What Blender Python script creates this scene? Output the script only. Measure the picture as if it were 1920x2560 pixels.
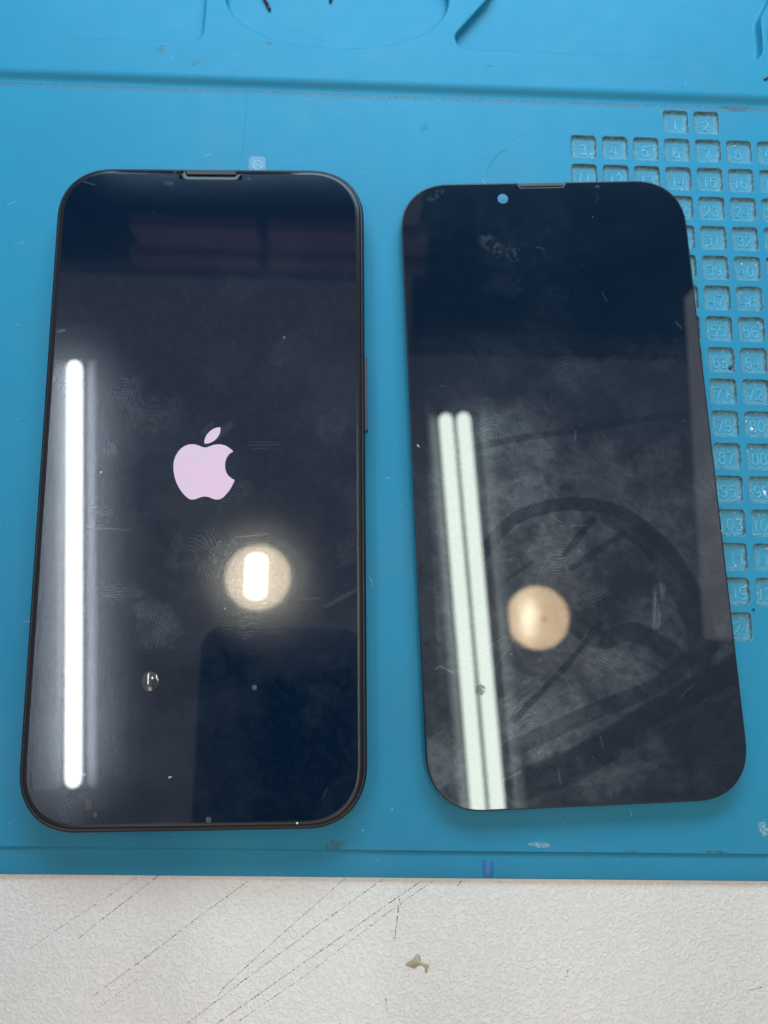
import bpy, bmesh, math, random
import numpy as np
from mathutils import Vector, Matrix, Euler
from mathutils.geometry import tessellate_polygon
random.seed(7); rng = np.random.default_rng(7)
for o in list(bpy.data.objects): bpy.data.objects.remove(o)
S = bpy.context.scene
C = S.collection
MM = 0.001

# ---------------------------------------------------------------- camera
CAM = np.array([-2.94071, -40.44421, 190.29138]); ROT = (0.17438, -0.02839, 0.01634); F = 1938.02
cd = bpy.data.cameras.new('camera'); cam = bpy.data.objects.new('camera', cd); C.objects.link(cam)
S.camera = cam
cam.location = Vector(CAM * MM); cam.rotation_euler = Euler(ROT, 'XYZ')
cd.sensor_fit = 'VERTICAL'; cd.sensor_height = 34.6667; cd.sensor_width = 26.0
cd.lens = F / 2560 * 34.6667
cd.clip_start = 0.01; cd.clip_end = 50
cd.dof.use_dof = True; cd.dof.focus_distance = 0.184; cd.dof.aperture_fstop = cd.lens / 1.7
S.render.resolution_x = 768; S.render.resolution_y = 1024
S.render.engine = 'CYCLES'
S.cycles.max_bounces = 8; S.cycles.glossy_bounces = 4; S.cycles.diffuse_bounces = 3
S.cycles.caustics_reflective = False; S.cycles.caustics_refractive = False
S.view_settings.view_transform = 'Standard'; S.view_settings.look = 'None'
S.view_settings.exposure = 0.0; S.view_settings.gamma = 1.0

RM = np.array(Euler(ROT, 'XYZ').to_matrix())
def ray(px, py):
    return RM @ np.array([(px - 960) / F, -(py - 1280) / F, -1.0])
def at(px, py, z=0.0):                       # point of the plane z (mm) seen at a place of the photograph
    d = ray(px, py); t = (z - CAM[2]) / d[2]; p = CAM + t * d
    return np.array([p[0], p[1], z])
def mir(px, py, z, Z):                       # point at height Z (mm) seen mirrored in a screen lying at height z
    p = at(px, py, z); d = ray(px, py); d = np.array([d[0], d[1], -d[2]])
    return p + d * (Z - z) / d[2]

# ---------------------------------------------------------------- world: the dim rest of the room
W = bpy.data.worlds.new('World'); S.world = W; W.use_nodes = True
W.node_tree.nodes['Background'].inputs[0].default_value = (0.96, 0.90, 0.90, 1)
W.node_tree.nodes['Background'].inputs[1].default_value = 0.31

# cool bench lamp standing out of the picture beyond the mat
ld = bpy.data.lights.new('bench_lamp_light', 'AREA'); ld.shape = 'RECTANGLE'; ld.size = 0.46; ld.size_y = 0.18
ld.energy = 3.25; ld.color = (0.56, 0.82, 1.0)
lo = bpy.data.objects.new('bench_lamp_light', ld); C.objects.link(lo)
lo.location = (0.02, 0.385, 0.29)
lo.rotation_euler = (Vector((0.03, 0.05, 0)) - lo.location).to_track_quat('-Z', 'Y').to_euler()

# ---------------------------------------------------------------- helpers
def link(name, me, mat=None, parent=None):
    o = bpy.data.objects.new(name, me); C.objects.link(o)
    if mat is not None and me is not None and len(me.materials) == 0: me.materials.append(mat)
    if parent is not None: o.parent = parent
    return o
def empty(name, loc=(0, 0, 0), rz=0.0):
    o = bpy.data.objects.new(name, None); C.objects.link(o); o.location = Vector(loc); o.rotation_euler = (0, 0, rz)
    o.empty_display_size = 0.01
    return o
def tag(o, label=None, cat=None, group=None, kind=None):
    if label: o['label'] = label
    if cat: o['category'] = cat
    if group: o['group'] = group
    if kind: o['kind'] = kind
    return o
def mesh(name, V, Fc, smooth=False):         # V in millimetres
    me = bpy.data.meshes.new(name)
    me.from_pydata([tuple(float(c) * MM for c in v) for v in V], [], [tuple(f) for f in Fc]); me.update()
    if smooth: me.polygons.foreach_set('use_smooth', [True] * len(me.polygons))
    return me
def box(V, Fc, x0, x1, y0, y1, z0, z1):
    b = len(V)
    V += [(x0, y0, z0), (x1, y0, z0), (x1, y1, z0), (x0, y1, z0), (x0, y0, z1), (x1, y0, z1), (x1, y1, z1), (x0, y1, z1)]
    Fc += [(b, b+3, b+2, b+1), (b+4, b+5, b+6, b+7), (b, b+1, b+5, b+4), (b+1, b+2, b+6, b+5), (b+2, b+3, b+7, b+6), (b+3, b, b+4, b+7)]
def rrect(w, h, r, n=8, cx=0, cy=0, e=2.0):  # counter-clockwise rounded rectangle
    P = []
    for k, (sx, sy) in enumerate(((1, 1), (-1, 1), (-1, -1), (1, -1))):
        for i in range(n + 1):
            a = math.pi / 2 * (k + i / n); c, s = abs(math.cos(a)), abs(math.sin(a))
            P.append((cx + sx * (w / 2 - r) + sx * r * c ** (2 / e), cy + sy * (h / 2 - r) + sy * r * s ** (2 / e)))
    Q = [P[0]]
    for p in P[1:]:
        if (p[0]-Q[-1][0])**2 + (p[1]-Q[-1][1])**2 > 1e-8: Q.append(p)
    return Q
def offset(P, d):                            # inset (d > 0) of a counter-clockwise outline
    P = np.array(P, float); A = np.roll(P, 1, 0); B = np.roll(P, -1, 0)
    def nrm(u):
        t = u / np.maximum(np.linalg.norm(u, axis=1, keepdims=True), 1e-9); return np.stack([-t[:, 1], t[:, 0]], 1)
    n1, n2 = nrm(P - A), nrm(B - P); m = n1 + n2; m /= np.maximum(np.linalg.norm(m, axis=1, keepdims=True), 1e-6)
    k = np.maximum((m * n1).sum(1), 0.5)
    return P + m * (d / k)[:, None]
def loops_mesh(name, rings, cap_last=True, cap_first=False, smooth=True):
    V, Fc = [], []; n = len(rings[0])
    for R_ in rings: V += [tuple(p) for p in R_]
    for a in range(len(rings) - 1):
        for i in range(n):
            j = (i + 1) % n; Fc.append((a*n+i, a*n+j, (a+1)*n+j, (a+1)*n+i))
    if cap_last: Fc.append(tuple(range((len(rings)-1)*n, len(rings)*n)))
    if cap_first: Fc.append(tuple(reversed(range(n))))
    return mesh(name, V, Fc, smooth)
def plane_holes(outer, holes, z):
    ls = [outer] + holes; pts = [[Vector((p[0], p[1], 0)) for p in l] for l in ls]
    T = tessellate_polygon(pts); V = [(p[0], p[1], z) for l in ls for p in l]
    out = []
    for t in T:
        a, b, c = [V[i] for i in t]
        ar = (b[0]-a[0])*(c[1]-a[1]) - (b[1]-a[1])*(c[0]-a[0])
        if abs(ar) < 1e-9: continue
        out.append(tuple(t) if ar > 0 else (t[0], t[2], t[1]))
    return V, out
def tube(V, Fc, P, R_, n=8, cap=True):       # P: list of points, R_: radii
    P = [Vector(p) for p in P]; b = len(V)
    for i, p in enumerate(P):
        t = (P[min(i+1, len(P)-1)] - P[max(i-1, 0)]).normalized()
        u = t.orthogonal().normalized() if i == 0 else (u - t * u.dot(t)).normalized()
        w = t.cross(u)
        for k in range(n):
            a = 2*math.pi*k/n; V.append(tuple(p + (u*math.cos(a) + w*math.sin(a)) * R_[i]))
    for i in range(len(P)-1):
        for k in range(n):
            l = (k+1) % n; Fc.append((b+i*n+k, b+i*n+l, b+(i+1)*n+l, b+(i+1)*n+k))
    if cap:
        Fc.append(tuple(b+k for k in reversed(range(n)))); Fc.append(tuple(b+(len(P)-1)*n+k for k in range(n)))

# ---------------------------------------------------------------- materials
class NT:
    def __init__(s, name):
        s.m = bpy.data.materials.new(name); s.m.use_nodes = True; s.t = s.m.node_tree; s.n = s.t.nodes; s.l = s.t.links
        s.b = s.n['Principled BSDF']; s.out = s.n['Material Output']
    def add(s, ty, **k):
        x = s.n.new(ty)
        for a, v in k.items():
            if a.startswith('i_'): s.inp(x, a[2:], v)
            else: setattr(x, a, v)
        return x
    def inp(s, x, key, v):
        sock = x.inputs[int(key)] if key.isdigit() else x.inputs[key.replace('_', ' ')]
        if isinstance(v, bpy.types.NodeSocket): s.l.new(v, sock)
        elif isinstance(v, bpy.types.Node): s.l.new(v.outputs[0], sock)
        else: sock.default_value = v
    def P(s, **k):
        for a, v in k.items(): s.inp(s.b, a, v)
    def pos(s): return s.add('ShaderNodeNewGeometry').outputs['Position']
    def noise(s, scale, detail=4, rough=.55, vec=None, dist=0.0):
        return s.add('ShaderNodeTexNoise', i_Vector=vec or s.pos(), i_Scale=scale, i_Detail=detail, i_Roughness=rough, i_Distortion=dist).outputs[0]
    def ramp(s, fac, a, b, c0=(0, 0, 0, 1), c1=(1, 1, 1, 1)):
        r = s.add('ShaderNodeValToRGB', i_0=fac); e = r.color_ramp.elements
        e[0].position, e[1].position, e[0].color, e[1].color = a, b, c0, c1
        return r.outputs[0]
    def math(s, op, a, b=0.0, c=0.0):
        x = s.add('ShaderNodeMath', operation=op); s.inp(x, '0', a); s.inp(x, '1', b)
        if op in ('MULTIPLY_ADD', 'SMOOTH_MIN'): s.inp(x, '2', c)
        return x.outputs[0]
    def mix(s, f, a, b):
        x = s.add('ShaderNodeMix', data_type='RGBA'); s.inp(x, '0', f); s.inp(x, '6', a); s.inp(x, '7', b); return x.outputs[2]
    def bump(s, h, strength=.3, dist=.0001, nrm=None):
        x = s.add('ShaderNodeBump', i_Height=h, i_Strength=strength, i_Distance=dist)
        if nrm: s.inp(x, 'Normal', nrm)
        return x.outputs[0]
def rgb(*c): return (c[0], c[1], c[2], 1)
def simple(name, col, rough=.5, metal=0.0, spec=.5, **k):
    t = NT(name); t.P(Base_Color=rgb(*col), Roughness=rough, Metallic=metal); t.inp(t.b, 'Specular IOR Level', spec)
    for a, v in k.items(): t.inp(t.b, a, v)
    return t.m
def emit(name, col, s):
    t = NT(name); t.P(Base_Color=rgb(0, 0, 0)); t.inp(t.b, 'Emission Color', rgb(*col)); t.inp(t.b, 'Emission Strength', s); t.inp(t.b, 'Specular IOR Level', 0.0)
    return t.m

MATBLUE = (0.018, 0.208, 0.340)
def mat_silicone(name, dusty):
    t = NT(name)
    big = t.noise(14, 4, .6); fine = t.noise(900, 3, .6); mid = t.noise(160, 5, .65)
    col = t.mix(t.ramp(big, .3, .72), rgb(MATBLUE[0]*.85, MATBLUE[1]*.92, MATBLUE[2]*.95), rgb(MATBLUE[0]*1.12, MATBLUE[1]*1.04, MATBLUE[2]*1.03))
    # grime: thin greyish film in irregular patches
    g = t.math('MULTIPLY', t.ramp(t.noise(38, 6, .7, dist=.6), .50, .80), .34)
    col = t.mix(g, col, rgb(.07, .18, .24))
    if dusty:
        tc = t.add('ShaderNodeTexCoord'); sx = t.add('ShaderNodeSeparateXYZ', i_0=tc.outputs['Object'])
        m = t.math('MAXIMUM', t.math('ABSOLUTE', sx.outputs[0]), t.math('ABSOLUTE', sx.outputs[1]))
        edge = t.ramp(t.math('MULTIPLY', m, 1000 / 3.3), .58, .98)
        gr = t.noise(1500, 4, .75)
        d = t.math('MULTIPLY', t.math('ADD', t.math('MULTIPLY', edge, .62), .30), t.ramp(gr, .30, .60))
        col = t.mix(d, col, rgb(.15, .30, .35))
        sp = t.ramp(t.noise(2300, 2, .6), .66, .72); col = t.mix(t.math('MULTIPLY', sp, .7), col, rgb(.03, .06, .08))
        s2 = t.ramp(t.noise(3100, 2, .6, vec=t.add('ShaderNodeVectorMath', operation='ADD', i_0=t.pos(), i_1=(3, 7, 1)).outputs[0]), .71, .76)
        col = t.mix(t.math('MULTIPLY', s2, .7), col, rgb(.5, .6, .62))
        t.inp(t.b, 'Normal', t.bump(gr, .5, .00006)); rim = t.math('MULTIPLY', t.ramp(t.math('MULTIPLY', m, 1000/3.3), .80, .95), t.ramp(t.noise(900, 3, .7), .44, .58))
        col = t.mix(t.math('MULTIPLY', rim, .75), col, rgb(.075, .085, .085))
    else:
        t.inp(t.b, 'Normal', t.bump(fine, .12, .00003, t.bump(mid, .10, .0001)))
    t.P(Base_Color=col, Roughness=t.math('MULTIPLY_ADD', mid, .25, .36)); t.inp(t.b, 'Specular IOR Level', .17)
    return t.m
M_SIL = mat_silicone('blue_silicone', False); M_PIT = mat_silicone('dusty_blue_silicone', True)
M_NUM = simple('highlit_blue_ridge', (.10, .40, .54), .32, 0, .6)  # lighter than the mat: colour stands in for highlights on the ridges

def mat_table():
    t = NT('pebbled_laminate')
    p = t.pos()
    w = t.add('ShaderNodeTexNoise', i_Vector=p, i_Scale=700.0, i_Detail=1.0)
    wv = t.add('ShaderNodeVectorMath', operation='MULTIPLY_ADD', i_0=w.outputs['Color'], i_1=(.0011, .0011, .0), i_2=p).outputs[0]
    n1 = t.noise(1450, 1, .4, vec=wv)
    ridge = t.ramp(n1, .40, .60)
    big = t.noise(11, 3, .5)
    col = t.mix(t.ramp(big, .35, .7), rgb(.65, .60, .57), rgb(.69, .64, .61))
    dots = t.ramp(t.noise(620, 3, .7), .69, .74); zone = t.ramp(t.noise(45, 3, .6), .42, .62)
    col = t.mix(t.math('MULTIPLY', t.math('MULTIPLY', dots, zone), .55), col, rgb(.22, .17, .15))
    col = t.mix(t.math('MULTIPLY', t.ramp(ridge, .0, .5, rgb(1,1,1), rgb(0,0,0)), .16), col, rgb(.40, .36, .33))
    t.P(Base_Color=col, Roughness=.17, Normal=t.bump(ridge, .85, .00008)); t.inp(t.b, 'Specular IOR Level', .55)
    return t.m
M_TAB = mat_table()
M_PENCIL = simple('pencil_graphite', (.055, .04, .036), .6)
M_FRAME = simple('black_anodised_metal', (.030, .033, .040), .36, .8)
M_FRAME_LIP = simple('black_frame_gasket', (.012, .012, .015), .45)
M_BLACK = simple('black_plastic', (.008, .009, .011), .5)
M_BUTTON = simple('graphite_button', (.055, .07, .09), .45, .6)
M_MESH = simple('dark_speaker_mesh', (.016, .017, .022), .6, .0)
M_MESH2 = simple('grey_speaker_mesh', (.045, .042, .05), .6, 0)
M_SENS = simple('faint_sensor_spot', (.010, .014, .024), .4, 0, .15)
M_WINDOW = simple('pale_blue_camera_window', (.05, .17, .28), .35, 0, .12)
_t = NT('lit_pink_logo'); _t.P(Base_Color=rgb(.01, .01, .015), Roughness=.5); _t.inp(_t.b, 'Coat Weight', 1.0); _t.inp(_t.b, 'Coat Roughness', .02)
_t.inp(_t.b, 'Emission Color', _t.mix(_t.ramp(_t.noise(110, 3, .6), .32, .68), rgb(.80, .59, .78), rgb(.73, .60, .81))); _t.inp(_t.b, 'Emission Strength', .9); M_LOGO = _t.m
M_INK = simple('dark_blue_ink', (.006, .12, .32), .4)
M_TAN = simple('dried_glue_tan', (.42, .34, .24), .35)
M_SPOT = simple('greenish_stain', (.05, .21, .25), .5)
M_GRIME = simple('brown_grime', (.07, .075, .07), .8)
M_WHITE = simple('white_speck', (.75, .82, .85), .4)
M_DARK = simple('dark_speck', (.015, .03, .05), .6)
M_PIN = simple('burnt_copper_steel', (.055, .030, .030), .35, .6)
M_TIP = simple('blackened_tip', (.008, .010, .022), .3)

def mat_glass(name, base, haze_r, haze_w, grain, smu):
    """black cover glass: sharp coat over a slightly diffusing layer, greasy smudges as a thin scattering film"""
    t = NT(name)
    p = t.pos()
    g = t.noise(2600, 2, .7); g2 = t.noise(1400, 3, .7)
    t.P(Base_Color=rgb(*base), Roughness=.5); t.inp(t.b, 'Specular IOR Level', 0.0)
    t.inp(t.b, 'Coat Weight', 1.0); t.inp(t.b, 'Coat Roughness', .012); t.inp(t.b, 'Coat IOR', 1.52)
    hz1 = t.add('ShaderNodeBsdfAnisotropic', distribution='BECKMANN'); t.inp(hz1, 'Color', t.mix(t.ramp(t.noise(1700, 2, .65), .36, .64), rgb(haze_w*.72, haze_w*.78, haze_w*.88), rgb(haze_w*1.12, haze_w*1.2, haze_w*1.34)) if grain else rgb(haze_w, haze_w, haze_w)); t.inp(hz1, 'Roughness', haze_r)
    if grain: t.inp(hz1, 'Normal', t.bump(g, grain, .00004))
    ad = t.add('ShaderNodeAddShader'); t.inp(ad, '0', t.b.outputs[0]); t.inp(ad, '1', hz1.outputs[0])
    at_ = t.add('ShaderNodeAttribute', attribute_name='smudge', attribute_type='GEOMETRY').outputs['Fac']
    hz = t.ramp(g2, .35, .65)
    f = t.math('MULTIPLY', at_, smu)
    d = t.add('ShaderNodeBsdfDiffuse', i_Color=rgb(.60, .66, .76)); gl = t.add('ShaderNodeBsdfGlossy', i_Color=rgb(.8, .84, .92), i_Roughness=.28)
    m1 = t.add('ShaderNodeMixShader'); t.inp(m1, '0', .45); t.inp(m1, '1', d.outputs[0]); t.inp(m1, '2', gl.outputs[0])
    m2 = t.add('ShaderNodeMixShader'); t.inp(m2, '0', f); t.inp(m2, '1', ad.outputs[0]); t.inp(m2, '2', m1.outputs[0])
    t.l.new(m2.outputs[0], t.out.inputs[0])
    return t.m
M_GLASS_L = mat_glass('black_film_glass', (.0014, .0080, .021), .12, .023, .30, .10)
M_GLASS_R = mat_glass('black_bare_glass', (.0016, .0085, .020), .2, .002, 0.0, .078)
M_EDGE_R = simple('dull_dark_glass_edge', (.010, .014, .022), .30, 0, .25)
M_EDGE = simple('dark_glass_edge', (.014, .014, .018), .20, 0, .22)

# ---------------------------------------------------------------- table
ZT = -1.7; ZLIP = -0.7; ZB = 1.5
V, Fc = [], []; box(V, Fc, -700, 700, -420, 520, ZT - 25, ZT)
table = tag(link('tabletop', mesh('tabletop', V, Fc), M_TAB), 'off-white pebbled laminate tabletop with pencil scratches below the blue mat', 'table', kind='structure')
R6 = lambda x, y: (x / 1.728, 2060 + y / 1.728)
R7 = lambda x, y: (960 + x / 1.728, 2060 + y / 1.728)
lines = [([R6(135, 535), R6(240, 460), R6(600, 225)], .55), ([R6(335, 497), R6(430, 420), R6(692, 217)], 1.0),
         ([R6(400, 745), R6(640, 568), R6(860, 400), R6(1090, 233)], .9), ([R6(430, 790), R6(600, 665)], .45),
         ([R6(940, 745), R6(965, 708), R6(1190, 500), R6(1490, 235)], .75), ([R6(805, 864), R6(1000, 715), R6(1350, 455), R6(1655, 238)], .8),
         ([R6(935, 864), R6(1290, 615), R7(0, 358), R7(160, 246)], 1.0), ([R6(1010, 866), R6(1340, 640), R7(0, 395), R7(215, 243)], .6),
         ([R7(67, 322), R7(58, 400), R7(45, 500)], 1.2), ([R7(7, 753), R7(12, 805)], 2.2), ([R7(316, 270), R7(334, 245)], 2.0),
         ([R7(795, 626), R7(790, 664)], 1.6), ([R7(778, 660), R7(800, 664)], .7), ([R7(1580, 718), R7(1632, 705)], .9)]
for pts, wgt in lines:
    P = [at(px, py, ZT) for px, py in pts]; V, Fc = [], []
    for a, b in zip(P[:-1], P[1:]):
        L = np.linalg.norm(b - a); d = (b - a) / L; n = np.array([-d[1], d[0], 0]); s = 0
        while s < L:
            l = random.uniform(.08, .55); e = min(s + l, L)
            if random.random() < .93:
                w = .080 * (wgt ** .5) * random.choice((.5, .7, .8, 1, 1.1, 1.6)); k = a + d * s + n * random.uniform(-.05, .05); q = a + d * e + n * random.uniform(-.05, .05)
                i = len(V); V += [k - n*w, q - n*w*.7, q + n*w*.7, k + n*w]; Fc.append((i, i+1, i+2, i+3))
            s = e + random.uniform(0.0, .22) / max(wgt, .4)
    for v in V: v[2] = ZT + .03
    link('pencil_line', mesh('pencil_line', V, Fc), M_PENCIL, table)
P = [R7(92, 603), R7(110, 592), R7(128, 580), R7(140, 560), R7(152, 562), R7(160, 580), R7(158, 592), R7(172, 602), R7(198, 608), R7(190, 622), R7(186, 643), R7(176, 640), R7(176, 622), R7(160, 610), R7(146, 614), R7(130, 624), R7(112, 618), R7(96, 612)]
P = [at(*p, ZT)[:2] for p in P][::-1]
me = loops_mesh('glue_flake', [[(x, y, ZT+.02) for x, y in P], [(x, y, ZT + .16) for x, y in offset(P, .08)]])
tag(link('glue_flake', me, M_TAN), 'small tan flake of dried glue stuck on the white tabletop below the mat', 'glue')

# ---------------------------------------------------------------- repair mat
mat_root = tag(empty('repair_mat', (0, 0, ZT * MM)), 'blue silicone repair mat with trays and numbered square pits under both phones', 'mat')
mat_root['kind'] = 'object'; del mat_root['kind']
def madd(name, me, m): 
    o = link(name, me, m, mat_root); o.matrix_parent_inverse = Matrix.Translation((0, 0, -ZT * MM)); return o
YS, YL = 111.65, -86.3
YE = float(np.mean([at(px, py, ZLIP)[1] for px, py in ((0, 2176), (400, 2182), (960, 2198), (1400, 2206), (1900, 2211))]))
X0, X1 = -420, 430
PIT, PW, PH = 8.64, 6.95, 6.75
PX, PY = 89.57, 35.54
cells = []
num = 1
for i in range(17):
    for j in range(8):
        if i in (0, 16) and j not in (3, 4): continue
        cells.append((i, j, num)); num += 1
prof = [(.17, 0), (.05, -.05), (0, -.17), (-.05, -.70), (-.16, -.86), (-.34, -.92)]
base = rrect(PW, PH, 1.0, 6)
holes = []
for i, j, n in cells:
    cx, cy = PX + (j - 4) * PIT, PY - (i - 8) * PIT
    holes.append([(x + cx, y + cy) for x, y in offset(base, -prof[0][0])])
V, Fc = plane_holes([(X0, YL), (X1, YL), (X1, YS - 2.0), (X0, YS - 2.0)], holes, 0)
work = madd('work_surface', mesh('work_surface', V, Fc), M_SIL)
# raised border at the far side: rolled slope, then a deck with trays
TD = 2.9
def px2(l, z): return [tuple(at(px, py, z)[:2]) for px, py in l]
zb = ZB
lt = px2([(-420, 85), (0, 91), (300, 97), (465, 102)], zb)
c = at(510, 100, zb); lt = lt[:-1] + px2([(462, 102), (485, 100), (500, 92), (507, 78), (511, 40), (514, 0)], zb)
lt += [(lt[-1][0] + .2, 230), (X0 + 20, 230), (X0 + 20, lt[0][1])]
ec = at(843, -10, zb); ea = (at(1123, 0, zb)[0] - at(563, -6, zb)[0]) / 2; eb = at(843, -10, zb)[1] - at(850, 118, zb)[1]
ov = [(ec[0] + ea * abs(math.cos(a)) ** .85 * (1 if math.cos(a) >= 0 else -1), ec[1] + eb * math.sin(a)) for a in np.linspace(0, 2*math.pi, 97)[:-1]]
rt = px2([(1138, 92), (1142, 106), (1152, 117), (1168, 122), (1330, 128), (1500, 134), (1700, 141), (1880, 148), (1894, 146), (1903, 138), (1908, 124), (1906, 90), (1902, 50), (1905, 38), (1930, -10), (2000, -120)], zb)
rt += [(rt[-1][0], 200), (at(1330, -190, zb)[0], 200)] + px2([(1295, -140), (1216, 0), (1150, 72), (1141, 82)], zb)
r2 = px2([(1926, 60), (1922, 90), (1928, 140), (2400, 160)], zb); r2 += [(r2[-1][0], 200), (at(2000, -60, zb)[0], 200)]
trays = [lt, ov, rt, r2]
tprof = [(-.5, 0), (-.22, -.06), (-.06, -.22), (0, -.5), (.15, -TD + .7), (.5, -TD + .15), (1.2, -TD)]
def dense(P, step=3.0):
    out = []
    for a, b in zip(P, P[1:] + P[:1]):
        k = max(1, int(math.hypot(b[0]-a[0], b[1]-a[1]) / step))
        out += [(a[0] + (b[0]-a[0])*i/k, a[1] + (b[1]-a[1])*i/k) for i in range(k)]
    return out
rimh = []
for t_ in trays:
    ar = sum(a[0]*b[1] - b[0]*a[1] for a, b in zip(t_, t_[1:] + t_[:1]))
    if ar < 0: t_.reverse()
    rimh.append([tuple(p) for p in offset(t_, tprof[0][0])])
V, Fc = plane_holes([(X0, YS + 1.6), (X1, YS + 1.6), (X1, 260), (X0, 260)], rimh, ZB)
madd('raised_border', mesh('raised_border', V, Fc), M_SIL)
for t_ in trays:
    rings = [[(x, y, ZB + dz) for x, y in offset(t_, d)] for d, dz in tprof]
    n = len(t_); me = loops_mesh('tray', rings, cap_last=False)
    fl = [(p[0], p[1]) for p in rings[-1]]
    V, Fc = plane_holes(fl, [], ZB - TD)
    bm = bmesh.new(); bm.from_mesh(me); me2 = mesh('f', V, Fc); bm.from_mesh(me2)
    bmesh.ops.remove_doubles(bm, verts=bm.verts, dist=1e-7); bm.to_mesh(me); bm.free()
    me.polygons.foreach_set('use_smooth', [len(p.vertices) == 4 for p in me.polygons])
    madd('tray', me, M_SIL)
sl = [(YS - 2.0, 0), (YS - 1.6, .02), (YS - 1.0, .20), (YS - .5, .55), (YS + .1, 1.05), (YS + .6, 1.34), (YS + 1.1, 1.47), (YS + 1.6, ZB)]
V = [(x, y + 0.0, z) for y, z in sl for x in (X0, X1)]; Fc = [(2*k, 2*k+1, 2*k+3, 2*k+2) for k in range(len(sl)-1)]
madd('border_slope', mesh('border_slope', V, Fc, True), M_SIL)
lp = [(YL, 0), (YL - .12, -.06), (YL - .22, -.4), (YL - .45, -.78), (YL - 1.0, ZLIP), (YE + .35, ZLIP), (YE + .1, ZLIP - .08), (YE, ZLIP - .3), (YE, ZT)]
V = [(x, y, z) for y, z in lp for x in (X1, X0)]; Fc = [(2*k, 2*k+1, 2*k+3, 2*k+2) for k in range(len(lp)-1)]
me = mesh('front_lip', V, Fc, True); madd('front_lip', me, M_SIL)
# pits and their numerals
me_pit = loops_mesh('pit', [[(x, y, dz) for x, y in offset(base, -d)] for d, dz in prof])
me_pit.materials.append(M_PIT)
ARC = lambda cx, cy, rx, ry, a0, a1, n=9: [(cx + rx*math.cos(math.radians(a0 + (a1-a0)*k/(n-1))), cy + ry*math.sin(math.radians(a0 + (a1-a0)*k/(n-1)))) for k in range(n)]
DIG = {'0': [ARC(.3, .5, .27, .5, 90, 450, 17)], '1': [[(.12, .78), (.34, 1), (.34, 0)]],
 '2': [ARC(.3, .72, .26, .28, 165, -25) + [(.04, 0), (.58, 0)]], '3': [ARC(.28, .75, .25, .25, 150, -80) + ARC(.28, .27, .29, .27, 80, -150)],
 '4': [[(.44, 0), (.44, 1), (.02, .3), (.6, .3)]], '5': [[(.53, 1), (.12, 1), (.07, .56)] + ARC(.28, .32, .28, .32, 125, -145)],
 '6': [ARC(.32, .62, .27, .38, 60, 180, 6) + ARC(.31, .3, .26, .3, 180, 540, 15)], '7': [[(.04, 1), (.58, 1), (.22, 0)]],
 '8': [ARC(.3, .76, .22, .24, -90, 270, 13), ARC(.3, .27, .28, .27, 90, 450, 13)],
 '9': [ARC(.29, .70, .26, .30, 0, 360, 15) + ARC(.28, .38, .27, .38, 0, -120, 6)]}
def numeral(n):
    s = str(n); H = 3.0; adv = H * .72; wd = .16; V, Fc = [], []
    tw = adv * len(s) - H * .12
    for q, ch in enumerate(s):
        ox = -tw / 2 + q * adv; 
        for st in DIG[ch]:
            pts = np.array([(ox + x * H, (y - .5) * H - .45) for x, y in st]); m = len(pts)
            tn = np.gradient(pts, axis=0); tn /= np.maximum(np.linalg.norm(tn, axis=1, keepdims=True), 1e-9); nn = np.stack([-tn[:, 1], tn[:, 0]], 1)
            b = len(V)
            for p, v in zip(pts, nn):
                V += [(*(p + v*wd), -.915), (*(p + v*wd*.45), -.74), (*(p - v*wd*.45), -.74), (*(p - v*wd), -.915)]
            for k in range(m-1):
                for e in range(3): a = b + 4*k + e; Fc.append((a, a+1, a+5, a+4))
    return mesh('numeral', V, Fc, False)
for i, j, n in cells:
    cx, cy = PX + (j - 4) * PIT, PY - (i - 8) * PIT
    o = madd('pit', me_pit, None); o.location = (cx * MM, cy * MM, 0)
    link('numeral', numeral(n), M_NUM, o)
# marks on the mat
P = [at(*p, ZLIP)[:2] for p in [(1208, 2150), (1230, 2150), (1234, 2158), (1233, 2190), (1228, 2195), (1210, 2194), (1206, 2180), (1207, 2165)]][::-1]
madd('ink_mark', loops_mesh('ink_mark', [[(x, y, ZLIP + .004) for x, y in P], [(x, y, ZLIP + .02) for x, y in offset(P, .02)]]), M_INK)
def blotch(name, px, py, r, z, m, ring=0.0, asp=1.0):
    c = at(px, py, z); V, Fc = [], []; n = 18; ph = random.uniform(0, 6)
    rad = [r * (1 + .22*math.sin(2*a + ph) + .13*math.sin(5*a + 2*ph)) for a in np.linspace(0, 2*math.pi, n, endpoint=False)]
    for k in range(n):
        a = 2*math.pi*k/n; V.append((c[0] + rad[k]*math.cos(a)*asp, c[1] + rad[k]*math.sin(a), z + .012))
    if ring:
        for k in range(n):
            a = 2*math.pi*k/n; V.append((c[0] + ring*rad[k]*math.cos(a)*asp, c[1] + ring*rad[k]*math.sin(a), z + .02))
        Fc = [(k, (k+1) % n, n + (k+1) % n, n + k) for k in range(n)]
    else: Fc = [tuple(range(n))]
    madd(name, mesh(name, V, Fc), m)
def mat_stain(name, col, a, sc=1600):
    t = NT(name); t.P(Base_Color=rgb(*col), Roughness=.6)
    f = t.math('MULTIPLY', t.ramp(t.noise(sc, 4, .7), .38, .62), a)
    tr = t.add('ShaderNodeBsdfTransparent'); m = t.add('ShaderNodeMixShader'); t.inp(m, '0', f); t.inp(m, '1', tr.outputs[0]); t.inp(m, '2', t.b.outputs[0]); t.l.new(m.outputs[0], t.out.inputs[0])
    return t.m
MS1 = mat_stain('green_grey_stain', (.06, .18, .19), .8); MS2 = mat_stain('grimy_stain', (.07, .12, .13), .55, 700); MS3 = mat_stain('pale_scuff', (.45, .62, .68), .6)
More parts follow.
